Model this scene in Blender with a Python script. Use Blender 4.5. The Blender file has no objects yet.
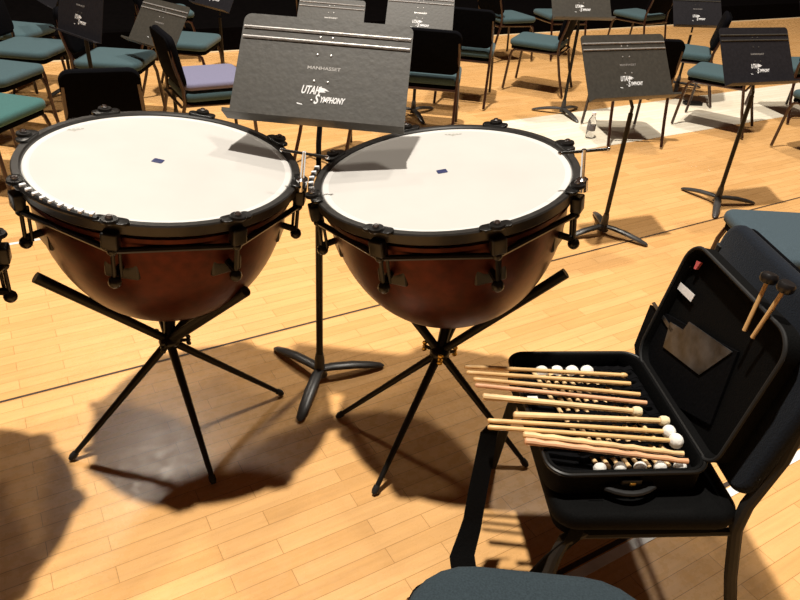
import bpy, bmesh, math, random
from mathutils import Vector, Matrix, Euler
random.seed(7)
PI = math.pi
C = bpy.context.scene.collection
scene = bpy.context.scene
V = Vector

# ------------------------------------------------------------ camera frame (eye height 1.65 m)
F, PITCH, ROLL, H = 680.0, math.radians(32.1), math.radians(4.0), 1.65

def ray(px, py):
    x, y = px - 400, py - 300
    X = x * math.cos(ROLL) + y * math.sin(ROLL)
    Y = -x * math.sin(ROLL) + y * math.cos(ROLL)
    u, v = X / F, Y / F
    return V((u, math.cos(PITCH) - v * math.sin(PITCH), -(math.sin(PITCH) + v * math.cos(PITCH))))

def P(px, py, h=0.0):
    """place in the hall where the sight line meets height h"""
    d = ray(px, py)
    t = (H - h) / -d.z
    return V((d.x * t, d.y * t, h))

# ------------------------------------------------------------ materials
def mat(name, col, rough=.5, metal=0., noise=0., scale=40., bump=0., spec=.5, coat=0., sheen=0., trans=0., emis=None, stretch=None):
    m = bpy.data.materials.new(name)
    m.use_nodes = True
    nt = m.node_tree
    b = nt.nodes['Principled BSDF']
    b.inputs['Base Color'].default_value = (*col, 1)
    b.inputs['Roughness'].default_value = rough
    b.inputs['Metallic'].default_value = metal
    b.inputs['Specular IOR Level'].default_value = spec
    b.inputs['Coat Weight'].default_value = coat
    b.inputs['Sheen Weight'].default_value = sheen * .5
    b.inputs['Transmission Weight'].default_value = trans
    tc = nt.nodes.new('ShaderNodeTexCoord')
    n = nt.nodes.new('ShaderNodeTexNoise')
    n.inputs['Scale'].default_value = scale
    n.inputs['Detail'].default_value = 4
    if stretch:
        mp = nt.nodes.new('ShaderNodeMapping')
        mp.inputs['Scale'].default_value = stretch
        nt.links.new(tc.outputs['Object'], mp.inputs['Vector'])
        nt.links.new(mp.outputs['Vector'], n.inputs['Vector'])
    else:
        nt.links.new(tc.outputs['Object'], n.inputs['Vector'])
    if noise > 0:
        r = nt.nodes.new('ShaderNodeValToRGB')
        r.color_ramp.elements[0].position = .3
        r.color_ramp.elements[1].position = .7
        r.color_ramp.elements[0].color = (*[c * (1 - noise) for c in col], 1)
        r.color_ramp.elements[1].color = (*[min(1, c * (1 + noise)) for c in col], 1)
        nt.links.new(n.outputs['Fac'], r.inputs['Fac'])
        nt.links.new(r.outputs['Color'], b.inputs['Base Color'])
    if bump > 0:
        bp = nt.nodes.new('ShaderNodeBump')
        bp.inputs['Strength'].default_value = bump
        bp.inputs['Distance'].default_value = .002
        nt.links.new(n.outputs['Fac'], bp.inputs['Height'])
        nt.links.new(bp.outputs['Normal'], b.inputs['Normal'])
    return m

def wood_floor(name, c1, c2, gap, bw, bl, rough, tint=.12):
    """narrow strip parquet; boards run along local X"""
    m = bpy.data.materials.new(name)
    m.use_nodes = True
    nt = m.node_tree
    L = nt.links
    b = nt.nodes['Principled BSDF']
    tc = nt.nodes.new('ShaderNodeTexCoord')
    br = nt.nodes.new('ShaderNodeTexBrick')
    br.offset = .37
    br.offset_frequency = 2
    br.squash = 1
    br.inputs['Scale'].default_value = 1
    br.inputs['Brick Width'].default_value = bl
    br.inputs['Row Height'].default_value = bw
    br.inputs['Mortar Size'].default_value = .0011
    br.inputs['Mortar Smooth'].default_value = .3
    br.inputs['Bias'].default_value = 0
    br.inputs['Color1'].default_value = (*c1, 1)
    br.inputs['Color2'].default_value = (*c2, 1)
    br.inputs['Mortar'].default_value = (*gap, 1)
    L.new(tc.outputs['Object'], br.inputs['Vector'])
    mp = nt.nodes.new('ShaderNodeMapping')
    mp.inputs['Scale'].default_value = (2.2, 34, 1)
    L.new(tc.outputs['Object'], mp.inputs['Vector'])
    gr = nt.nodes.new('ShaderNodeTexNoise')
    gr.inputs['Scale'].default_value = 1.6
    gr.inputs['Detail'].default_value = 6
    gr.inputs['Roughness'].default_value = .6
    L.new(mp.outputs['Vector'], gr.inputs['Vector'])
    r1 = nt.nodes.new('ShaderNodeMapRange')
    r1.inputs['From Min'].default_value = .3
    r1.inputs['From Max'].default_value = .7
    r1.inputs['To Min'].default_value = 1 - tint
    r1.inputs['To Max'].default_value = 1 + tint * .5
    L.new(gr.outputs['Fac'], r1.inputs['Value'])
    big = nt.nodes.new('ShaderNodeTexNoise')
    big.inputs['Scale'].default_value = 1.3
    big.inputs['Detail'].default_value = 3
    L.new(tc.outputs['Object'], big.inputs['Vector'])
    r2 = nt.nodes.new('ShaderNodeMapRange')
    r2.inputs['From Min'].default_value = .3
    r2.inputs['From Max'].default_value = .7
    r2.inputs['To Min'].default_value = .93
    r2.inputs['To Max'].default_value = 1.05
    L.new(big.outputs['Fac'], r2.inputs['Value'])
    mu = nt.nodes.new('ShaderNodeMath')
    mu.operation = 'MULTIPLY'
    L.new(r1.outputs['Result'], mu.inputs[0])
    L.new(r2.outputs['Result'], mu.inputs[1])
    vm = nt.nodes.new('ShaderNodeVectorMath')
    vm.operation = 'SCALE'
    L.new(br.outputs['Color'], vm.inputs[0])
    L.new(mu.outputs['Value'], vm.inputs['Scale'])
    L.new(vm.outputs['Vector'], b.inputs['Base Color'])
    # scuffed varnish
    sc = nt.nodes.new('ShaderNodeTexNoise')
    sc.inputs['Scale'].default_value = 26
    sc.inputs['Detail'].default_value = 8
    sc.inputs['Roughness'].default_value = .7
    L.new(tc.outputs['Object'], sc.inputs['Vector'])
    r3 = nt.nodes.new('ShaderNodeMapRange')
    r3.inputs['From Min'].default_value = .3
    r3.inputs['From Max'].default_value = .7
    r3.inputs['To Min'].default_value = rough - .06
    r3.inputs['To Max'].default_value = rough + .1
    L.new(sc.outputs['Fac'], r3.inputs['Value'])
    L.new(r3.outputs['Result'], b.inputs['Roughness'])
    bp = nt.nodes.new('ShaderNodeBump')
    bp.inputs['Strength'].default_value = .35
    bp.inputs['Distance'].default_value = .0012
    L.new(sc.outputs['Fac'], bp.inputs['Height'])
    L.new(bp.outputs['Normal'], b.inputs['Normal'])
    return m

M = {}
M['floor'] = wood_floor('maple_parquet', (.70, .385, .14), (.80, .46, .185), (.42, .21, .07), .057, .42, .26)
M['pale'] = wood_floor('pale_boards', (.86, .77, .60), (.93, .85, .70), (.55, .42, .25), .057, .6, .4, .06)
M['white_strip'] = mat('white_strip', (.85, .83, .80), .35, noise=.12, scale=18)
M['gap'] = mat('dark_seam', (.035, .018, .010), .6, noise=.3)
M['pale_line'] = mat('pale_edge', (.80, .60, .36), .4, noise=.1)
M['black_paint'] = mat('black_powder_coat', (.006, .0055, .005), .42, spec=.3, noise=.2, scale=80, bump=.1)
M['desk_dark'] = mat('desk_black_enamel', (.016, .015, .018), .5, noise=.2, scale=60, bump=.35, spec=.3)
M['slate_dark'] = mat('dark_slate_upholstery', (.026, .038, .046), .95, noise=.22, scale=260, bump=.7, spec=.2)
M['desk'] = mat('desk_grey_enamel', (.052, .047, .038), .50, noise=.16, scale=60, bump=.35, stretch=(1, 1, 1))
M['ridge'] = mat('ridge_highlight_enamel', (.50, .48, .46), .32, metal=.5, noise=.15, scale=60)  # pale colour stands in for the light that raised edges catch
M['base_metal'] = mat('stand_base_enamel', (.050, .047, .045), .33, noise=.2, scale=50)
M['leg'] = mat('chair_leg_enamel', (.030, .010, .006), .28, noise=.3, scale=50, coat=.4)  # black steel legs; their red-brown reflections are mixed into the colour
M['pan'] = mat('chair_shell_black', (.0015, .0015, .002), .85, spec=.04, noise=.3)
M['teal'] = mat('teal_upholstery', (.048, .088, .100), .9, spec=.2, noise=.22, scale=220, bump=.6, sheen=.25)
M['green_teal'] = mat('green_teal_upholstery', (.035, .12, .115), .9, noise=.22, scale=220, bump=.6, sheen=.2)
M['violet'] = mat('violet_grey_cushion', (.17, .165, .26), .9, noise=.15, scale=220, bump=.6, sheen=.2)
M['navy'] = mat('navy_upholstery', (.003, .006, .012), .9, spec=.2, noise=.35, scale=260, bump=.8, sheen=.15)
M['dark_back'] = mat('black_back_upholstery', (.0015, .0015, .0028), .9, spec=.08, noise=.3, scale=220, bump=.5)
M['slate'] = mat('slate_upholstery', (.050, .075, .092), .95, spec=.2, noise=.22, scale=260, bump=.7, sheen=.1)
M['black_cloth'] = mat('black_nylon', (.002, .002, .002), .8, spec=.10, noise=.4, scale=240, bump=.6)
M['lining'] = mat('black_case_lining', (.002, .002, .0025), .9, spec=.08, noise=.4, scale=140, bump=.6)
M['pocket'] = mat('black_mesh_pocket', (.030, .030, .031), .30, noise=.8, scale=22, bump=.5)
M['hoop'] = mat('black_hoop', (.022, .020, .018), .34, noise=.2, scale=60)
M['castings'] = mat('black_castings', (.007, .0065, .006), .30, spec=.4, noise=.3, scale=60, bump=.2)
M['bowl'] = mat('dark_copper_bowl', (.062, .010, .0035), .36, metal=.55, noise=.30, scale=34, bump=.12, spec=.3)
M['head'] = mat('drumhead_film', (.50, .485, .46), .5, noise=.035, scale=5, coat=.05)
M['collar'] = mat('drumhead_collar', (.60, .585, .56), .4, noise=.03, scale=9)  # lighter than the head: highlight along the bend put into the colour
M['patch'] = mat('dark_blue_patch', (.014, .020, .085), .5, noise=.2, scale=90)
M['print_grey'] = mat('grey_print', (.36, .35, .31), .6, noise=.3, scale=300)
M['chrome'] = mat('chrome', (.75, .75, .76), .16, metal=1, noise=.05)
M['brass'] = mat('brass', (.62, .40, .10), .28, metal=1, noise=.1)
M['white_paint'] = mat('white_paint', (.88, .88, .88), .5, noise=.05)
M['rubber'] = mat('black_rubber', (.006, .006, .006), .75, noise=.2)
M['maple'] = mat('maple_stick', (.74, .46, .19), .38, noise=.13, scale=14, stretch=(1, 1, 1), coat=.2)
M['bamboo'] = mat('bamboo_stick', (.78, .53, .26), .40, noise=.16, scale=22, coat=.2)
M['tonkin'] = mat('pinkish_wood_stick', (.72, .38, .20), .42, noise=.14, scale=20, coat=.15)
M['felt'] = mat('white_felt', (.86, .84, .78), .95, noise=.07, scale=160, bump=.9, sheen=.3)
M['cream_felt'] = mat('cream_felt', (.80, .66, .42), .95, noise=.1, scale=160, bump=.9)
M['black_felt'] = mat('black_mallet_head', (.010, .009, .009), .35, noise=.3)
M['paper'] = mat('white_paper', (.82, .80, .78), .6, noise=.08, scale=120)
M['pink'] = mat('pink_plastic', (.62, .12, .12), .4, noise=.2)
M['wall'] = mat('black_drape', (.0015, .001, .001), .95, spec=.02, noise=.5, scale=3, bump=.3)
M['riser'] = mat('black_riser', (.0015, .001, .001), .95, spec=.03, noise=.4, scale=20)  # black fabric front; the black top also paints in the light fall-off
M['plastic'] = mat('clear_plastic', (.90, .90, .90), .08, trans=.9, spec=.5)
M['bottle_label'] = mat('bottle_label', (.12, .11, .12), .5, noise=.3)
M['dark_wood'] = mat('dark_red_wood', (.10, .028, .012), .35, noise=.4, scale=12, coat=.3)

# ------------------------------------------------------------ mesh builder
class MB:
    def __init__(s):
        s.v = []; s.f = []
    def add(s, vs, fs, mx=None):
        o = len(s.v)
        for q in vs:
            q = V(q)
            s.v.append(mx @ q if mx else q)
        s.f += [tuple(i + o for i in f) for f in fs]
        return s
    def box(s, c, d, mx=None, b=0.0):
        """box centre c, size d, corners chamfered by b"""
        x, y, z = (q / 2 for q in d)
        if b <= 0:
            vs = [(c[0] + i * x, c[1] + j * y, c[2] + k * z) for k in (-1, 1) for j in (-1, 1) for i in (-1, 1)]
            return s.add(vs, [(0, 2, 3, 1), (4, 5, 7, 6), (0, 1, 5, 4), (1, 3, 7, 5), (3, 2, 6, 7), (2, 0, 4, 6)], mx)
        t = Matrix.Translation(V(c) - V((0, 0, z)))
        return s.slab(d[0], d[1], b, d[2], b, (mx @ t) if mx else t, seg=3)
    def loft(s, rings, mx=None, cap=True, close=False):
        n = len(rings[0])
        vs = [q for r in rings for q in r]
        fs = []
        m = len(rings)
        for i in range(m if close else m - 1):
            a, b = i * n, ((i + 1) % m) * n
            for j in range(n):
                k = (j + 1) % n
                fs.append((a + j, a + k, b + k, b + j))
        if cap and not close:
            fs.append(tuple(reversed(range(n))))
            fs.append(tuple((m - 1) * n + j for j in range(n)))
        return s.add(vs, fs, mx)
    def slab(s, w, d, r, t, bev, mx=None, seg=6, puff=0.0):
        """rounded rectangle slab from z=0 to z=t; bev = edge rounding"""
        def ring(off, z):
            rr = max(r - off, .0005)
            hw, hd = w / 2 - off - rr, d / 2 - off - rr
            o = []
            for q, (cx, cy) in enumerate(((hw, hd), (-hw, hd), (-hw, -hd), (hw, -hd))):
                for i in range(seg + 1):
                    a = q * PI / 2 + i * PI / 2 / seg
                    o.append((cx + rr * math.cos(a), cy + rr * math.sin(a), z))
            return o
        rings = []
        for i in range(4):
            a = i / 3 * PI / 2
            rings.append(ring(bev * (1 - math.sin(a)), bev * (1 - math.cos(a))))
        for i in range(4):
            a = i / 3 * PI / 2
            rings.append(ring(bev * (1 - math.cos(a)), t - bev * (1 - math.sin(a))))
        if puff > 0:
            for k, z in ((.18, .45), (.42, .8), (.7, 1.0)):
                off = min(w, d) / 2 * k
                rings.append(ring(off, t + puff * z))
        return s.loft(rings, mx)
    def tube(s, pts, r, n=10, mx=None, closed=False, flat=None):
        pts = [V(p) for p in pts]
        m = len(pts)
        rs = r if isinstance(r, (list, tuple)) else [r] * m
        rings = []
        up = None
        for i, p in enumerate(pts):
            if closed:
                t = (pts[(i + 1) % m] - pts[i - 1]).normalized()
            else:
                t = (pts[min(i + 1, m - 1)] - pts[max(i - 1, 0)]).normalized()
            if up is None:
                up = V((0, 0, 1)) if abs(t.z) < .9 else V((0, 1, 0))
            a = (up - t * up.dot(t)).normalized()
            up = a
            b = t.cross(a)
            k = flat if flat else 1
            rings.append([p + (a * math.cos(j * 2 * PI / n) * k + b * math.sin(j * 2 * PI / n)) * rs[i] for j in range(n)])
        return s.loft(rings, mx, close=closed)
    def lathe(s, prof, n=24, mx=None, closed=False):
        """profile of (r,z)"""
        rings = [[(max(r, .00005) * math.cos(j * 2 * PI / n), max(r, .00005) * math.sin(j * 2 * PI / n), z) for j in range(n)] for r, z in prof]
        return s.loft(rings, mx, close=closed)
    def ball(s, c, r, n=14, sq=(1, 1, 1), mx=None):
        k = n // 2
        t = Matrix.Translation(V(c)) @ Matrix.Diagonal((sq[0], sq[1], sq[2], 1))
        prof = [(r * math.sin(i * PI / k), -r * math.cos(i * PI / k)) for i in range(k + 1)]
        return s.lathe(prof, n, (mx @ t) if mx else t)
    def build(s, name, m, parent=None, ang=35, kind=None):
        me = bpy.data.meshes.new(name)
        me.from_pydata([tuple(q) for q in s.v], [], s.f)
        me.update()
        bm = bmesh.new(); bm.from_mesh(me)
        bmesh.ops.recalc_face_normals(bm, faces=bm.faces)
        bm.to_mesh(me); bm.free()
        for p in me.polygons:
            p.use_smooth = True
        me.set_sharp_from_angle(angle=math.radians(ang))
        me.materials.append(M[m])
        o = bpy.data.objects.new(name, me)
        C.objects.link(o)
        if parent: o.parent = parent
        if kind: o['kind'] = kind
        return o

def tag(o, label, cat, group=None):
    o['label'] = label; o['category'] = cat
    if group: o['group'] = group
    return o

def thing(name, label, cat, loc=(0, 0, 0), rz=0.0, group=None):
    o = bpy.data.objects.new(name, None)
    o.empty_display_size = .1
    C.objects.link(o)
    o.location = loc; o.rotation_euler = (0, 0, rz)
    return tag(o, label, cat, group)

def dup(root, loc, rz, label, group=None, cat=None):
    def cp(o, par):
        c = o.copy(); C.objects.link(c)
        if par: c.parent = par
        for ch in o.children: cp(ch, c)
        return c
    r = cp(root, None)
    r.location = loc; r.rotation_euler = (0, 0, rz)
    r['label'] = label
    if group: r['group'] = group
    return r

def frame_z(o, d, ref=V((1, 0, 0))):
    """matrix: origin o, local Z along d"""
    z = V(d).normalized()
    x = (ref - z * ref.dot(z))
    if x.length < 1e-4: x = V((0, 1, 0)) - z * z.y
    x.normalize()
    y = z.cross(x)
    return Matrix(((x.x, y.x, z.x, o[0]), (x.y, y.y, z.y, o[1]), (x.z, y.z, z.z, o[2]), (0, 0, 0, 1)))

def frame_x(o, ex, ez):
    ex = V(ex).normalized(); ez = V(ez); ez = (ez - ex * ez.dot(ex)).normalized(); ey = ez.cross(ex)
    return Matrix(((ex.x, ey.x, ez.x, o[0]), (ex.y, ey.y, ez.y, o[1]), (ex.z, ey.z, ez.z, o[2]), (0, 0, 0, 1)))

def text_mesh(name, txt, size, m, parent, mx, shear=0, bold=0.0, align='CENTER'):
    cu = bpy.data.curves.new(name, 'FONT')
    cu.body = txt; cu.size = size; cu.shear = shear; cu.offset = bold; cu.extrude = .0002
    cu.align_x = align; cu.resolution_u = 3
    to = bpy.data.objects.new(name + '_tmp', cu)
    C.objects.link(to)
    dg = bpy.context.evaluated_depsgraph_get(); dg.update()
    me = bpy.data.meshes.new_from_object(to.evaluated_get(dg))
    me.transform(mx)
    bpy.data.objects.remove(to)
    me.materials.clear(); me.materials.append(M[m])
    o = bpy.data.objects.new(name, me); C.objects.link(o)
    o.parent = parent
    return o

# ------------------------------------------------------------ setting
FA = math.radians(32.0)                       # the boards run 32 degrees from X
FR = Matrix.Rotation(FA, 4, 'Z')
fd, fn = V((math.cos(FA), math.sin(FA), 0)), V((-math.sin(FA), math.cos(FA), 0))

def structure(name, mb, m):
    o = mb.build(name, m)
    o['kind'] = 'structure'
    o.rotation_euler = (0, 0, FA)
    return o
structure('floor', MB().box((4, 3.0, -.05), (26, 14, .1)), 'floor')
# raised section seams and the two strips
structure('trim_1', MB().box((3, .755, .0012), (14, .030, .0024)), 'white_strip')
structure('trim_2', MB().box((3, .783, .0006), (14, .016, .0012)), 'gap')
structure('trim_3', MB().box((3, 2.232, .0006), (18, .010, .0012)), 'gap')
structure('trim_4', MB().box((9.3, 3.845, .002), (12.0, .76, .004)), 'pale')
structure('trim_5', MB().box((-2.2, 3.47, .001), (5.6, .022, .002)), 'white_strip')
structure('trim_6', MB().box((3, 7.09, .004), (24, .05, .008)), 'pale_line')
structure('riser_platform', MB().box((4, 10.0, .11), (24, 5.7, .22)), 'riser').name = 'trim_7'
structure('wall_back', MB().box((4, 12.95, 2.2), (26, .15, 4.6)), 'wall')

# ------------------------------------------------------------ timpani
def timpano(label, cross, head, R, ax, ay, feet, tops, gauge, handle_ang, patch_px, stub=None, lug0=0.0, brass=True, bar_dir=None):
    o = thing('timpano', label, 'drum', (cross[0], cross[1], 0))
    org = V((cross[0], cross[1], 0))
    nrm = V((-ax, -ay, 1)).normalized()
    ex = V((1, 0, ax)).normalized()
    T = frame_x(V(head) - org, ex, nrm)          # head frame
    Ro = R * 1.066
    # kettle
    prof = []
    Rb, D = R * .985, .425
    for i in range(21):
        a = i / 20 * PI / 2
        prof.append((Rb * math.cos(a) ** .85 if i < 20 else .0001, -.045 - D * math.sin(a)))
    inner = [(max(r - .006, .0001), z + .006) for r, z in reversed(prof)]
    b = MB().lathe([(Rb + .012, -.040), (Rb + .012, -.052), (Rb, -.056)] + prof[1:] + inner[:-1] + [(Rb - .006, -.040)], 72, T)
    kettle = b.build('kettle', 'bowl', o)
    # drumhead with its collar
    hd = MB().lathe([(0, 0), (R * .55, 0), (R * .945, 0), (R * .945, -.002), (0, -.002)], 72, T).build('drumhead', 'head', o)
    MB().lathe([(R * .945, 0), (R * .965, .0022), (R * .99, .001), (R * 1.01, -.008), (R * .99, -.010), (R * .945, -.002)], 72, T, closed=True).build('collar', 'collar', hd)
    px = patch_px
    def onhead(p, dz=.0006):
        d = ray(*p); h0 = V(head); t = (h0 - V((0, 0, H))).dot(nrm) / d.dot(nrm)
        return V((0, 0, H)) + d * t - org + nrm * dz
    if px:
        c = onhead(px[0])
        mx = T.inverted() @ Matrix.Translation(c)
        lc = T.inverted() @ c
        MB().slab(.030, .026, .004, .0008, .0003, T @ Matrix.Translation((lc.x, lc.y, .0003)) @ Matrix.Rotation(px[2], 4, 'Z')).build('sticker', 'patch', hd)['label'] = 'small dark blue square sticker'
        c2 = T.inverted() @ onhead(px[1])
        m2 = T @ Matrix.Translation((c2.x, c2.y, .0004)) @ Matrix.Rotation(px[3], 4, 'Z')
        q = MB()
        q.add([(-.028, .004, 0), (.028, .004, 0), (.006, -.003, 0), (0, -.012, 0), (-.006, -.003, 0)], [(0, 4, 3, 2, 1)], m2)
        for k in range(5):
            q.box((-.024 + k * .012, .008, 0), (.008, .004, .0003), m2)
        q.build('printed_mark', 'print_grey', hd)
    # counterhoop
    MB().lathe([(R * 1.0, .004), (R * 1.012, .008), (Ro - .003, .008), (Ro, .004), (Ro, -.020), (Ro - .004, -.024), (R * 1.01, -.024), (R * 1.0, -.018)], 72, T, closed=True).build('hoop', 'hoop', o)
    # octagonal support ring of straight bars
    Rr = Ro + .004
    lug = [math.radians(lug0 + 45 * k) for k in range(8)]
    pts = [(Rr * math.cos(a), Rr * math.sin(a), -.068) for a in lug]
    ring = MB()
    for k in range(8):
        ring.tube([pts[k], pts[(k + 1) % 8]], .0085, 8, T)
        ring.ball(pts[k], .0135, 10, mx=T)
    ring.build('support_ring', 'castings', o)
    for k, a in enumerate(lug):
        rot = T @ Matrix.Rotation(a, 4, 'Z')
        lg = MB()
        # ear plate on the hoop
        lg.slab(.034, .085, .014, .008, .002, rot @ Matrix.Translation((Ro - .002, 0, .007)))
        lg.lathe([(.0001, .012), (.019, .012), (.021, .016), (.019, .022), (.0001, .022)], 18, rot @ Matrix.Translation((Ro + .006, 0, 0)))
        lg.box((Ro + .008, 0, -.035), (.030, .040, .045), rot, .005)
        l = lg.build('lug', 'castings', o)
        bolt = MB().lathe([(.0001, .022), (.009, .022), (.009, .027), (.006, .030), (.0001, .030)], 8, rot @ Matrix.Translation((Ro + .006, 0, 0)))
        bolt.build('bolt', 'chrome', l)['label'] = 'silver tension bolt'
        st = MB()
        st.tube([(Rr, 0, -.05), (Rr, 0, -.150)], .0055, 8, rot)
        st.tube([(Rr - .013, .012, -.05), (Rr - .013, .012, -.150)], .0045, 8, rot)
        st.ball((Rr, 0, -.158), .017, 12, mx=rot)
        st.tube([(Rr, 0, -.145), (Rb * .93, 0, -.135)], .010, 8, rot)
        st.slab(.022, .090, .008, .085, .006, rot @ Matrix.Translation((Rb * .945, 0, -.175)))
        st.build('strut', 'castings', o)
    # tuning gauge: black arc with white markers
    if gauge:
        a0, a1, nn = gauge
        g = MB()
        arc = [(math.radians(a0 + (a1 - a0) * i / 12)) for i in range(13)]
        g.tube([((Ro + .006) * math.cos(a), (Ro + .006) * math.sin(a), .014) for a in arc], .008, 8, T)
        gg = g.build('tuning_gauge', 'castings', o)
        for i in range(nn):
            a = math.radians(a0 + (a1 - a0) * (i + .5) / nn)
            MB().box((Ro + .003, 0, .022), (.015, .009, .010), T @ Matrix.Rotation(a, 4, 'Z'), .002).build('note_marker', 'white_paint', gg)['label'] = 'small white note marker'
    # T handle
    if handle_ang is not None:
        a = math.radians(handle_ang)
        base = V(((Ro + .012) * math.cos(a), (Ro + .012) * math.sin(a), .015))
        hp = MB().tube([base, base + V((0, 0, .095))], .0060, 12, T).lathe([(.0001, -.02), (.016, -.02), (.016, .012), (.008, .018), (.0001, .018)], 14, T @ Matrix.Translation(base))
        h = hp.build('tuning_post', 'chrome', o)
        top = base + V((0, 0, .090))
        bd = V(bar_dir).normalized() * .062
        MB().tube([top - bd, top + bd], .0042, 10, T).build('cross_handle', 'castings', h)
        MB().ball(top + bd, .006, 10, mx=T).build('handle_tip', 'chrome', h)
        MB().ball(top - bd, .0055, 10, mx=T).build('handle_tip', 'chrome', h)
    # three crossed tube legs
    for ft, tp in zip(feet, tops):
        a, bq = V(ft) - org, V(tp) - org
        d = (bq - a).normalized()
        a = a + d * .018 / max(d.z, .3)
        l = MB().tube([a, a + (bq - a) * .45, a + (bq - a) * .47, bq], [.0080, .0122, .0126, .0165], 14).build('leg', 'black_paint', o)
        MB().tube([a - d * .016, a - d * .004, a + d * .012], [.007, .0115, .0105], 12).build('rubber_foot', 'rubber', l)
    cr = V(cross) - org
    if stub:
        MB().tube([cr, V(stub) - org], .0165, 14).build('support_arm', 'black_paint', o)
    clp = MB()
    clp.ball(cr, .034, 16, (1, 1, .7))
    for i in range(3):
        a = i * 2.1 + .5
        clp.tube([cr, cr + V((.055 * math.cos(a), .055 * math.sin(a), .012 * (i - 1)))], .006, 8)
    c = clp.build('leg_clamp', 'castings', o)
    for i in range(3):
        a = i * 2.1 + .5
        q = cr + V((.058 * math.cos(a), .058 * math.sin(a), .012 * (i - 1)))
        MB().ball(q, .008, 8).ball(q + V((0, 0, .013)), .009, 8, (1, .4, 1)).ball(q - V((0, 0, .013)), .009, 8, (1, .4, 1)).build('wing_nut', 'brass' if brass else 'castings', c)
    # centre post from crossing up to the kettle
    kb = T @ V((0, 0, -.46))
    MB().tube([cr, kb], [.016, .024], 12).build('kettle_post', 'castings', o)
    return o

def opp(foot, cr, t):
    return tuple(cr[i] + t * (cr[i] - foot[i]) for i in range(3))

CL = (-.727, 1.748, .34)
fL = [(-1.019, 1.523, 0), (-.534, 1.463, 0), (-.398, 1.919, 0)]
timpano('large timpano on the left with small dark blue sticker centred on its white head', CL, (-.690, 1.803, .92), .357, -.101, .03, fL,
        [opp(fL[0], CL, .42), opp(fL[1], CL, .45), opp(fL[2], CL, .88)], (-131, -94, 9), -3, ((158, 161), (74, 130), -.1, .55), stub=(P(246, 291, .60)), brass=False, bar_dir=(.97, .02, 0))
CR = (.141, 1.787, .34)
fR = [(-.201, 1.814, 0), (-.044, 1.466, 0), (.467, 1.635, 0)]
timpano('timpano on the right, between the tall music stand and the open mallet case', CR, (.104, 1.868, .92), .359, .15, .036, fR,
        [opp(fR[0], CR, 1.0), opp(fR[1], CR, .45), opp(fR[2], CR, .45)], (168, 196, 5), -24, ((442, 171.5), (453, 135), .25, -.1), bar_dir=(1, .04, 0), lug0=18)
CT = (-1.335, 1.24, .34)
fT = [(CT[0] + .36 * math.cos(a), CT[1] + .36 * math.sin(a), 0) for a in (3.7, 5.2, 1.75)]
timpano('timpano cut off by the left edge of the picture, only its black hardware showing', CT, (-1.335, 1.285, .87), .362, -.06, 0, fT,
        [opp(q, CT, .45) for q in fT], None, None, None, brass=False, lug0=20)

# ------------------------------------------------------------ music stands
def desk_parts(root, T, printed=True, dm='desk'):
    """desk in local frame T: x right, y up the desk, z towards the reader"""
    W, Hh = .508, .32
    pl = MB()
    out = []
    rr = .022
    def sheet(z):
        o = []
        bw = W / 2; tw = W / 2 - .006
        for cx, cy, a0 in ((tw - rr, Hh / 2 - rr, 0), (-tw + rr, Hh / 2 - rr, PI / 2)):
            for i in range(6):
                a = a0 + i * PI / 10
                o.append((cx + rr * math.cos(a), cy + rr * math.sin(a), z))
        o += [(-bw, -Hh / 2, z), (bw, -Hh / 2, z)]
        return o
    pl.loft([sheet(-.0012), sheet(.0012)], T)
    desk = pl.build('desk', dm, root)
    for yy in (.118, .088):
        rd = MB()
        rd.tube([(-W / 2 + .010, yy, .002), (W / 2 - .010, yy, .002)], .0046, 8, T, flat=1)
        rd.build('ridge', 'ridge' if dm == 'desk' else 'desk', desk)['label'] = 'horizontal ridge with a highlight in its colour'
    lip = MB()
    lip.box((0, -Hh / 2 - .001, .026), (W + .004, .0028, .056), T, .001)
    lip.box((0, -Hh / 2 + .003, .054), (W + .004, .010, .0024), T)
    lip.build('ledge', dm, root)
    for (x, y) in ((-.020, .050), (.020, .050), (-.020, -.030), (.020, -.030), (-.020, -.088), (.020, -.088), (-.018, .103), (.018, .103)):
        MB().ball((x, y, .0015), .0042, 8, (1, 1, .6), T).build('rivet', 'ridge' if dm == 'desk' else 'desk', desk)
    if printed:
        g = MB()
        t1 = text_mesh('printed_logo', 'UTAH', .034, 'white_paint', desk, T @ Matrix.Translation((-.027, -.068, .0016)) @ Matrix.Diagonal((.60, 1, 1, 1)), shear=.35, bold=.0009)
        t1['label'] = 'white printed UTAH SYMPHONY lettering'
        text_mesh('printed_logo', 'S', .040, 'white_paint', desk, T @ Matrix.Translation((-.008, -.096, .0016)) @ Matrix.Diagonal((.66, 1, 1, 1)), shear=.35, bold=.0010)
        text_mesh('printed_logo', 'YMPHONY', .024, 'white_paint', desk, T @ Matrix.Translation((.038, -.091, .0016)) @ Matrix.Diagonal((.60, 1, 1, 1)), shear=.35, bold=.0009)
        # wing
        g.add([(-.003, -.046, .0016), (.014, -.049, .0016), (.028, -.057, .0016), (.013, -.056, .0016), (.018, -.061, .0016), (-.004, -.062, .0016)], [(0, 5, 3, 1), (1, 3, 2), (3, 5, 4)], T)
        g.build('printed_logo', 'white_paint', desk)
        g = MB().add([(-.062, -.097, .0016), (-.046, -.100, .0016), (-.044, -.103, .0016), (-.060, -.101, .0016)], [(0, 3, 2, 1)], T)
        g.build('printed_logo', 'white_paint', desk)
        text_mesh('stamped_name', 'MANHASSET', .0150, 'ridge', desk, T @ Matrix.Translation((.004, .006, .0014)) @ Matrix.Diagonal((1.15, .9, 1, 1)), bold=.0002)
    return desk

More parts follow.
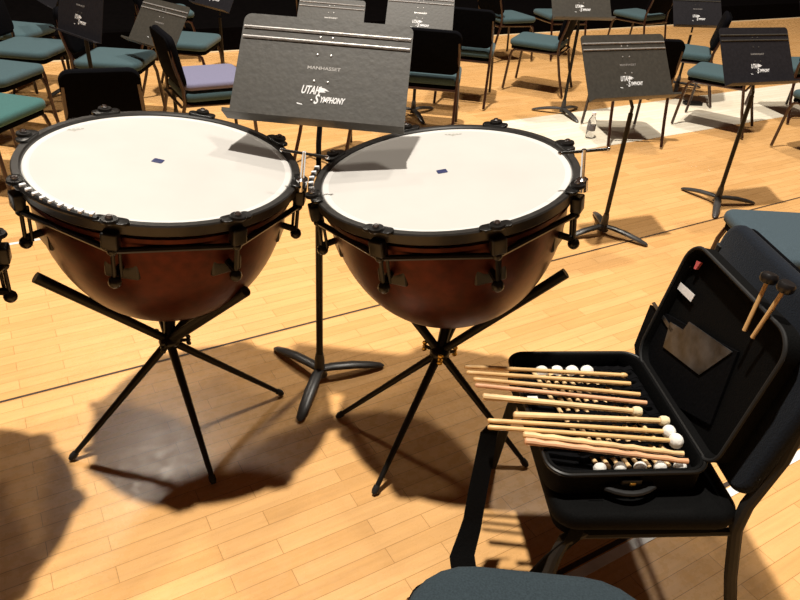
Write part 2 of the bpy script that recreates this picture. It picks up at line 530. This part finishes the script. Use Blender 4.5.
def music_stand(label, base, desk_z, yaw, lean, rot, group=None, off=(0, 0), printed=True, ds=1.0, dm='desk'):
    o = thing('music_stand', label, 'music stand', (base[0], base[1], 0), 0, group)
    y, l = math.radians(yaw), math.radians(lean)
    xr = V((math.cos(y), math.sin(y), 0))
    up = V((-math.sin(y) * math.sin(l), math.cos(y) * math.sin(l), math.cos(l)))
    z = xr.cross(up)
    c = V((off[0], off[1], desk_z))
    T = Matrix(((xr.x, up.x, z.x, c.x), (xr.y, up.y, z.y, c.y), (xr.z, up.z, z.z, c.z), (0, 0, 0, 1)))
    T = T @ Matrix.Scale(ds, 4)
    desk_parts(o, T, printed, dm)
    br = MB()
    br.slab(.07, .17, .01, .012, .003, T @ Matrix.Translation((0, -.04, -.014)))
    br.tube([T @ V((-.02, -.03, -.03)), T @ V((.02, -.03, -.03))], .016, 12)
    br.build('bracket', 'black_paint', o)
    top = T @ V((0, -.03, -.030))
    MB().tube([top, (0, 0, desk_z - .20), (0, 0, .60)], [.0085, .0085, .0085], 10).build('inner_tube', 'black_paint', o)
    MB().tube([(0, 0, desk_z - .22 if desk_z < .85 else .68), (0, 0, .06)], .0125, 12).build('pole', 'black_paint', o)
    MB().tube([(0, 0, .12), (0, 0, .10), (0, 0, .035), (0, 0, .02)], [.014, .018, .021, .03], 14).build('hub', 'base_metal', o)
    for k in range(3):
        a = math.radians(rot) + k * 2 * PI / 3
        d = V((math.cos(a), math.sin(a), 0))
        pts = [d * .005 + V((0, 0, .045)), d * .05 + V((0, 0, .046)), d * .13 + V((0, 0, .038)), d * .20 + V((0, 0, .024)), d * .245 + V((0, 0, .013)), d * .258 + V((0, 0, .009))]
        MB().tube(pts, [.018, .021, .022, .020, .015, .006], 12, flat=.55).build('leg', 'base_metal', o)
    return o

B1 = P(318, 378)
music_stand('tall grey music stand rising between the two timpani', (-.285, 2.03), 1.127, -4, 38.8, 22, off=(.003, .063), ds=1.05)
S2 = P(602, 233)
music_stand('grey music stand on the orange floor, just right of the right timpano', S2, .912, 23.7, 34, -62 + 30, off=(-.080, -.03))
S3 = P(716, 204)
music_stand('dark music stand standing beside the slate blue chair at right', S3, .898, 22, 33, 8, off=(-.045, 0), dm='desk_dark')

# ------------------------------------------------------------ chairs
def make_chair(label, loc, az, seat='teal', back='dark_back', group=None, scale=1.0, seat_slope=0, w=.46, seat_h=.45, cushion=None, back_up=0.0, corner=.06, leg_m='leg', tr=.0115):
    """orchestra chair; az = compass heading of the sitter from +Y, clockwise, degrees"""
    o = thing('orchestra_chair', label, 'chair', (loc[0], loc[1], 0), -math.radians(az), group)
    MB().slab(w, .45, corner, .055, .022, Matrix.Translation((0, 0, seat_h - .055)), puff=.008).build('seat', seat, o)
    MB().slab(w - .03, .42, .05, .03, .006, Matrix.Translation((0, 0, seat_h - .084))).build('seat_pan', 'pan', o)
    lean = math.radians(11)
    BH = .30
    bt = Matrix.Translation((0, -.215, seat_h + .03)) @ Matrix.Rotation(lean, 4, 'X') @ Matrix.Rotation(PI / 2, 4, 'X')
    # back stands on its edge; local y -> up
    bm_ = bt @ Matrix.Translation((0, (BH + back_up) / 2, -.006))
    MB().slab(w - .03, BH + back_up, .055, .042, .018, bm_ @ Matrix.Translation((0, 0, -.018))).build('backrest', back, o)
    MB().slab(w - .035, BH - .005 + back_up, .055, .012, .005, bm_ @ Matrix.Translation((0, 0, .022))).build('back_shell', 'pan', o)
    for s in (-1, 1):
        x = s * (w / 2 - .025)
        MB().tube([(x * .9, .08, seat_h - .075), (x, .15, seat_h - .080), (x * 1.02, .185, seat_h - .10), (x * 1.05, .20, seat_h - .15), (x * 1.10, .225, .012)], tr, 10).build('leg', leg_m, o)
        MB().tube([(x * 1.02, -.33, .012), (x * 1.02, -.27, .20), (x * 1.02, -.225, seat_h - .06), (x * 1.02, -.225, seat_h + .02), (x * 1.0, -.262, seat_h + .16), (x * .97, -.277, seat_h + .25 + back_up)], tr, 10).build('leg', leg_m, o)
        MB().tube([(x * 1.01, -.235, seat_h - .075), (x * 1.01, .15, seat_h - .085)], .010, 8).build('side_rail', leg_m, o)
    MB().tube([(-w / 2 + .03, -.245, seat_h - .08), (w / 2 - .03, -.245, seat_h - .08)], .009, 8).build('stretcher', 'leg', o)
    if cushion:
        MB().slab(w - .01, .43, .05, .045, .02, Matrix.Translation((0, .0, seat_h + .012)), puff=.006).build('seat_cushion', cushion, o)['label'] = 'pale violet loose cushion'
    return o

ch0 = make_chair('black chair seen from behind beside the tall stand, right of its desk', P(430, 76, .45) + V((0.0, .20, 0)), 4)
def chair(label, loc, az, seat=None, group=None):
    if seat is None:
        return dup(ch0, (loc[0], loc[1], 0), -math.radians(az), label, group)
    return make_chair(label, loc, az, seat=seat, group=group)
BG = 'orchestra chairs set out across the stage'
ch0['group'] = BG
make_chair('green teal chair behind the left timpano at the left edge', (-2.33, 3.62), 100, seat='green_teal', group=BG)
chair('chair at the left edge behind the green teal chair', P(-8, 68, .45), 98, group=BG)
chair('pale topped chair facing right, behind the two chairs at the left edge', P(28, 44, .45), 92, group=BG)
chair('chair far at the upper left corner', P(14, 27, .45), 95, group=BG)
make_chair('black chair turned away directly behind the left timpano', (-1.62, 3.52), -24, w=.40, group=BG)
make_chair('chair with a pale violet cushion, facing right, left of the tall stand', (-1.30, 4.36), 58, cushion='violet', group=BG)
chair('chair under the small tilted desk, left of the violet cushion chair', P(116, 55, .45), 88, group=BG)
chair('chair behind the violet cushion chair', P(186, 37, .45), 92, group=BG)
chair('chair seen from behind, second one right of the tall stand', P(469, 49, .45) + V((0, .18, 0)), 8, group=BG)
chair('chair facing left beyond the second chair right of the tall stand', P(540, 38, .45), -68, group=BG)
chair('chair hidden mostly behind the desk right of the right timpano', P(618, 134), -8, group=BG)
chair('chair facing left, behind and right of the grey desk', P(686, 48, .45), -72, group=BG)
chair('chair on the pale strip behind the dark music stand', P(722, 70, .45), -58, group=BG)
chair('chair at the right edge with its back to the dark music stand', P(800, 62, .45), -15, group=BG)
chair('chair cut by the right edge, one leg on the orange floor', P(838, 95, .45), -30, group=BG)
chair('chair at the back with legs beneath its neighbour, upper middle', P(508, 14, .45), 60, group=BG)
chair('far chair before the riser at upper right', P(640, 12, .45), -40, group=BG)
chair('far chair left of the chair facing left, at upper right', P(560, 12, .45), -20, group=BG)
for i, (px, py, az, nm) in enumerate(((330, 18, 20, 'far chair just above the tall stand desk'), (420, 12, 10, 'far chair behind the flat desk above the tall stand'), (165, 8, 60, 'far dark chair at the top edge, left of centre'))):
    chair(nm, P(px, py, .45), az, group=BG)

chair('black chair hidden behind the tall stand desk, thin legs between the timpani', P(352, 160), 38, group=BG)

# ------------------------------------------------------------ further stands
SG = 'music stands among the orchestra chairs'
def stand2(label, base, dz, yaw, lean, rot, off=(0, 0), dm='desk'):
    return music_stand(label, base, dz, yaw, lean, rot, SG, off, dm=dm)
stand2('dark stand seen end on behind the left timpano', P(105, 147), .86, -38, 14, 175, (0, 0), 'desk_dark')
stand2('tilted dark desk with white logo above the violet cushion chair', (-1.70, 4.80), .69, -36, 34, 90, off=(-.05, 0))
stand2('stand at the top edge, right of the violet cushion chair', (-1.72, 6.2), .72, -40, 30, 30, dm='desk_dark')
stand2('far small desk with a white glint at upper left', (-2.75, 5.45), .80, -50, 30, 10, dm='desk_dark')
stand2('stand whose desk shows right above the tall stand', (-.66, 5.35), .70, -5, 35, 0)
stand2('stand with grey desk above the chair right of the tall stand', (.0, 5.45), .76, -3, 35, 50)
stand2('stand with grey desk at top centre right, base on the orange floor', P(562, 114), .90, 16, 33, 170, (-.02, 0))
stand2('far dark desk between the two right hand stands', P(686, 96) + V((0, .3, 0)), .72, 12, 33, 10, dm='desk_dark')
stand2('far dark desk at the top right corner', P(795, 80), .72, 15, 33, 30, dm='desk_dark')

# ------------------------------------------------------------ chair that carries the mallet case
hl = .0
cc = make_chair('black chair holding the open mallet case, facing left', (.59, 1.36), -95, seat='black_cloth', back='navy', w=.57, seat_h=.435, back_up=.18, leg_m='rubber', tr=.016)

# second chair at right edge behind it
make_chair('slate blue chair behind the case chair at the right edge', (1.665, 2.66), -92, seat='slate', back='dark_back', w=.50)
# nearest seat
make_chair('nearest slate grey chair seat at the bottom edge', (.30, .685), 2, seat='slate_dark', w=.52, corner=.15)

# ------------------------------------------------------------ mallet case
ZR = .512
A = P(637, 352, ZR); Bn = P(712, 470, ZR)
hv = (Bn - A); hv.z = 0
HL = hv.length
eh = hv.normalized()                    # along the hinge, towards the viewer
el = V((eh.y, -eh.x, 0))
if el.x > 0: el = -el                    # out over the tray, to the left
WT = .385
case = thing('mallet_case', 'open black mallet case lying on the chair seat with its lid against the backrest', 'case', (A.x, A.y, .438))
org = V((A.x, A.y, .438))
mid = A + eh * HL / 2 + el * WT / 2 - org
Tt = frame_x(V((mid.x, mid.y, 0)), el, V((0, 0, 1)))
TH = ZR - .438
tray = MB()
def rrect(w, d, r, z, seg=6):
    o = []
    for q, (sx, sy) in enumerate(((1, 1), (-1, 1), (-1, -1), (1, -1))):
        for i in range(seg + 1):
            a = q * PI / 2 + i * PI / 2 / seg
            o.append((sx * (w / 2 - r) + r * math.cos(a), sy * (d / 2 - r) + r * math.sin(a), z))
    return o
tray.loft([rrect(WT - .01, HL - .01, .045, 0), rrect(WT, HL, .05, .008), rrect(WT, HL, .05, TH - .004), rrect(WT - .006, HL - .006, .047, TH),
           rrect(WT - .018, HL - .018, .042, TH), rrect(WT - .024, HL - .024, .04, TH - .006), rrect(WT - .024, HL - .024, .04, .03)], Tt)
tray.build('tray', 'black_cloth', case)
MB().slab(WT - .03, HL - .03, .038, .006, .002, Tt @ Matrix.Translation((0, 0, .029))).build('tray_lining', 'lining', case)
MB().tube(rrect(WT + .004, HL + .004, .05, TH - .004, 8), .0055, 8, Tt, closed=True).build('zip', 'black_paint', case)
# lid
phi = math.radians(10)
wl = (V((0, 0, math.cos(phi))) - el * math.sin(phi))
LH = .385
lc = A + eh * HL / 2 - org + V((0, 0, -.01))
nl = eh.cross(wl).normalized()
if nl.dot(el) < 0: nl = -nl              # inner side
Tl = Matrix(((-eh.x, wl.x, nl.x, 0), (-eh.y, wl.y, nl.y, 0), (-eh.z, wl.z, nl.z, 0), (0, 0, 0, 1)))
Tl = Matrix.Translation(lc + wl * LH / 2) @ Tl     # x away from viewer, y up the lid, z inward
lid = MB()
lid.loft([rrect(HL - .02, LH - .02, .05, -.045), rrect(HL, LH, .06, -.035), rrect(HL, LH, .06, 0), rrect(HL - .012, LH - .012, .055, .002), rrect(HL - .024, LH - .024, .05, -.004), rrect(HL - .03, LH - .03, .05, -.022)], Tl)
lidp = lid.build('lid', 'black_cloth', case)
MB().tube(rrect(HL - .004, LH - .004, .06, .003, 8), .005, 8, Tl, closed=True).build('lid_zip', 'rubber', lidp)
def onlid(px, py, dz=-.018):
    d = ray(px, py); n = Tl.to_3x3() @ V((0, 0, 1)); p0 = Tl @ V((0, 0, dz)) + org
    t = (p0 - V((0, 0, H))).dot(n) / d.dot(n)
    return Tl.inverted() @ (V((0, 0, H)) + d * t - org)
def lidpoly(pxs, dz, th=.003):
    q = [onlid(x, y, dz) for x, y in pxs]
    return MB().loft([[(a.x, a.y, dz) for a in q], [(a.x, a.y, dz + th) for a in q]], Tl)
lidpoly([(652, 305), (700, 332), (740, 352), (712, 425), (640, 385), (636, 345)], -.020, .006).build('lid_pocket', 'lining', lidp)
lidpoly([(671, 322), (684, 330), (690, 322), (733, 352), (700, 375), (664, 347)], -.013, .003).build('mesh_pocket', 'pocket', lidp)['label'] = 'grey see through mesh pocket'
lidpoly([(652, 303), (655, 302), (674, 330), (671, 332)], -.012, .002).build('pocket_edge', 'pocket', lidp)
lidpoly([(676, 278), (695, 295), (691, 302), (673, 284)], -.012, .001).build('name_label', 'paper', lidp)['label'] = 'white paper label'
lidpoly([(699, 261), (703, 263), (698, 270), (696, 269)], -.012, .007).build('pink_tag', 'pink', lidp)['label'] = 'small pink tag'
lidpoly([(694, 250), (698, 251), (697, 253), (693, 252)], -.014, .003).build('zip_pull', 'chrome', lidp)
lidpoly([(687, 266), (692, 266), (691, 268), (688, 268)], -.014, .003).build('zip_pull', 'chrome', lidp)
# clasp and handle on the near wall
cp = MB().box((0, HL / 2 + .004, .045), (.05, .012, .022), Tt, .003)
tgn = cp.build('latch', 'black_paint', case)
MB().box((-.002, HL / 2 + .011, .044), (.014, .003, .011), Tt, .001).build('latch_plate', 'brass', tgn)
MB().tube([Tt @ V((x, HL / 2 + .006 + .02 * (1 - (x / .06) ** 2), .03)) for x in (-.06, -.04, -.02, 0, .02, .04, .06)], .007, 8).build('handle', 'rubber', case)
# elastic loops over the lower row
for k in range(10):
    yy = HL / 2 - .075 - k * .037
    pts = []
    for i in range(41):
        x = -WT / 2 + .03 + i * (WT - .12) / 40
        pts.append((x, yy, .054 + .004 * math.sin(i * PI / 2.5)))
    q = MB()
    vs = []
    for p in pts: vs += [(p[0], p[1] - .008, p[2]), (p[0], p[1] + .008, p[2]), (p[0], p[1] + .008, p[2] + .0015), (p[0], p[1] - .008, p[2] + .0015)]
    rings = [vs[i * 4:i * 4 + 4] for i in range(len(pts))]
    q.loft(rings, Tt)
    q.build('elastic_loop', 'lining', case)
# pale paper slip in the tray
lp = Tt.inverted() @ (P(529, 399, .50) - org)
MB().box((lp.x, lp.y, .062), (.05, .022, .001), Tt @ Matrix.Identity(4)).build('paper_slip', 'paper', case)
# shoulder strap hanging from the tray, in two visible lengths
def ribbon(pts, w, wd, th=.003):
    q = MB(); rings = []
    wd = V(wd).normalized()
    pts = [V(p) - org for p in pts]
    for i, p in enumerate(pts):
        t = (pts[min(i + 1, len(pts) - 1)] - pts[max(i - 1, 0)]).normalized()
        n = t.cross(wd).normalized() * th / 2
        ww = w[i] if isinstance(w, list) else w
        rings.append([p - wd * ww / 2 - n, p + wd * ww / 2 - n, p + wd * ww / 2 + n, p - wd * ww / 2 + n])
    return q.loft(rings)
s0 = P(486, 432, .46)
rb = ribbon([P(500, 420, .50), P(489, 432, .46), P(484, 460, .40), P(478, 490, .33), P(473, 518, .27), P(470, 530, .24), P(462, 556, .20), P(466, 585, .14)],
            [.036, .044, .048, .050, .050, .056, .064, .066], (1, .15, 0))
rb.build('shoulder_strap', 'black_cloth', case)
ribbon([P(596, 500, .44), P(582, 520, .40), P(572, 540, .35), P(552, 556, .28), P(536, 572, .20), P(520, 600, .10)], .035, (1, .1, 0)).build('shoulder_strap', 'black_cloth', case)

# ------------------------------------------------------------ mallets
def mallet(label, a, b, m, r=.006, head=None, hm='felt', hr=.018, disc=False, group=None, taper=None, wavy=False, name='mallet', cat='mallet', tip=None):
    a, b = V(a), V(b)
    L = (b - a).length
    o = thing(name, label, cat, a, 0, group)
    T = frame_z(V((0, 0, 0)), b - a)
    n = 16
    pts, rs = [], []
    rnd = random.Random(label)
    for i in range(n + 1):
        t = i / n
        k = (1 + (taper or 0) * (1 - t)) if taper else 1
        rr = r * k
        if wavy: rr *= 1 + .10 * math.sin(i * 2.4)
        if i == 0: rr *= .6
        pts.append((.0012 * math.sin(i * 2.4) if wavy else 0, 0, L * t)); rs.append(rr)
    pts.insert(1, (0, 0, L * .008)); rs.insert(1, r * (1 + (taper or 0)))
    MB().tube(pts, rs, 10, T).build('shaft', m, o)
    if head == 'ball':
        MB().ball((0, 0, L), hr, 18, (1, 1, .9), T).build('mallet_head', hm, o)
    elif head == 'disc':
        MB().lathe([(.0001, -.012), (hr * .8, -.011), (hr, -.005), (hr, .005), (hr * .8, .011), (.0001, .012)], 20, T @ Matrix.Translation((0, 0, L))).build('mallet_head', hm, o)
    elif head == 'bead':
        MB().ball((0, 0, L), hr, 12, (1, 1, 1.5), T).build('bead_tip', m, o)
    return o
ZS = .528
tops = [
 ((464.5, 366.4), (623.5, 375.4), 'maple', .0060, 'bead', None, .008, 'topmost wooden stick lying across the open case, nearest its far rim'),
 ((466.6, 372.4), (630.4, 383.8), 'maple', .0060, None, None, 0, 'plain wooden stick lying second from the far rim of the case'),
 ((473.5, 379.0), (640.0, 394.6), 'maple', .0060, None, None, 0, 'plain wooden stick lying third from the far rim of the case'),
 ((475.0, 385.0), (646.6, 403.0), 'tonkin', .0060, None, None, 0, 'darker wooden stick lying fourth from the far rim of the case'),
 ((482.5, 396.4), (637.0, 411.5), 'bamboo', .0068, 'disc', 'cream_felt', .013, 'pale handled mallet with cream head beside the white paper slip'),
 ((513.4, 415.0), (664.0, 421.0), 'bamboo', .0068, 'disc', 'cream_felt', .013, 'shorter pale mallet with cream disc head in the middle of the row'),
 ((487.6, 420.5), (669.0, 432.0), 'maple', .0060, 'ball', 'felt', .018, 'wooden mallet with white felt ball, farther one of the pair'),
 ((487.6, 427.0), (676.0, 441.0), 'maple', .0060, 'ball', 'felt', .019, 'wooden mallet with white felt ball, nearer one of the pair'),
 ((523.0, 434.5), (683.5, 454.0), 'bamboo', .0062, None, None, 0, 'pale knobbly stick second from the near rim of the case'),
 ((524.5, 441.0), (688.0, 461.5), 'tonkin', .0064, None, None, 0, 'pinkish knobbly stick nearest the near rim of the case'),
]
for i, (a, b, m, r, hd, hm, hr, lb) in enumerate(tops):
    wav = 'knobbly' in lb
    mallet(lb, P(*a, ZS), P(*b, ZS), m, r, hd, hm or 'felt', hr, group='sticks lying across the open case', taper=.35 if (wav or m == 'bamboo') else None, wavy=wav)

LG = 'mallets strapped in the case tray'
cols = ['first', 'second', 'third', 'fourth', 'fifth', 'sixth', 'seventh', 'eighth', 'ninth']
for k in range(9):
    zz = .438 + .035 + .010
    far = Tt @ V((.144 + k * .0219 - WT / 2, -HL / 2 + .048, 0)) + org
    near = Tt @ V((.052 + k * .0250 - WT / 2, HL / 2 - .040, 0)) + org
    far.z = near.z = zz
    ba = (k % 2 == 1)
    if ba: far = far + (near - far) * .02
    a, b = (near, far) if ba else (far, near)
    if ba:
        lb = 'strapped mallet, white head at the far rim, %s in the tray from the hinge' % cols[k]
    else:
        lb = 'strapped mallet, head at the near rim, %s in the tray from the hinge' % cols[k]
    mallet(lb, a, b, 'bamboo', .0055, 'ball', 'felt', .021 if ba else .016, group=LG)

# two black headed mallets held in the lid
for (a, b, lb) in (((744, 331), (769, 278), 'black headed mallet in the lid, farther one of the two'), ((752, 338), (786, 287), 'black headed mallet in the lid, nearer one of the two')):
    qa, qb = onlid(*a, .012), onlid(*b, .012)
    pa, pb = Tl @ V((qa.x, qa.y, .012)) + org, Tl @ V((qb.x, qb.y, .012)) + org
    mallet(lb, pa, pb, 'maple', .0050, 'disc', 'black_felt', .019, group='black headed mallets in the lid')

# ------------------------------------------------------------ small things on the pale strip
bp_ = P(589, 138)
bo = thing('water_bottle', 'clear plastic water bottle standing on the pale floor strip', 'bottle', (bp_.x, bp_.y, .004))
MB().lathe([(.0001, 0), (.030, 0), (.032, .006), (.032, .12), (.030, .135), (.014, .165), (.013, .18), (.0001, .18)], 20).build('bottle_body', 'plastic', bo)
MB().lathe([(.0326, .06), (.0330, .062), (.0330, .100), (.0326, .102)], 20).build('bottle_label', 'bottle_label', bo)
MB().lathe([(.0001, .178), (.016, .178), (.016, .196), (.0001, .197)], 16).build('cap', 'white_paint', bo)
dv = P(692, 105)
tag(MB().slab(.17, .075, .015, .028, .006, Matrix.Translation((dv.x, dv.y, .004)) @ Matrix.Rotation(.1, 4, 'Z')).build('eyeglass_case', 'black_paint'), 'small flat black box on the pale strip under the chairs', 'box')

# ------------------------------------------------------------ lights
def area(name, loc, tgt, size, power, col):
    l = bpy.data.lights.new(name, 'AREA'); l.shape = 'DISK'; l.size = size; l.energy = power; l.color = col
    o = bpy.data.objects.new(name, l); C.objects.link(o); o.location = loc
    o.rotation_euler = (V(tgt) - V(loc)).to_track_quat('-Z', 'Y').to_euler()
    return o
area('overhead_lamp', (-1.6, 1.95, 12.5), (-.3, 2.4, 0), .45, 2150, (1, .93, .83))
area('overhead_lamp', (-1.3, 5.2, 12.0), (-.3, 3.6, 0), .7, 200, (1, .90, .78))
area('far_floor_fill_lamp', (2.6, 7.4, 11.5), (1.8, 6.2, 0), .8, 620, (1, .92, .80))  # unseen lamp, added so that the far floor is lit
area('stage_back_lamp', (-4.0, 8.6, 8.0), (-.6, 1.6, 0), .8, 130, (1, .90, .76))
w = bpy.data.worlds.new('hall'); scene.world = w; w.use_nodes = True
bg = w.node_tree.nodes['Background']
bg.inputs['Color'].default_value = (1, .50, .30, 1); bg.inputs['Strength'].default_value = .06

# ------------------------------------------------------------ camera
cam = bpy.data.cameras.new('camera'); co = bpy.data.objects.new('camera', cam); C.objects.link(co)
cam.sensor_width = 36; cam.lens = F / 800 * 36; cam.clip_start = .05
co.location = (0, 0, H)
co.rotation_euler = (Matrix.Rotation(PI / 2 - PITCH, 3, 'X') @ Matrix.Rotation(ROLL, 3, 'Z')).to_euler()
scene.camera = co
vs = scene.view_settings
vs.view_transform = 'Standard'; vs.look = 'None'; vs.gamma = 1; vs.use_curve_mapping = False
vs.exposure = 0.0
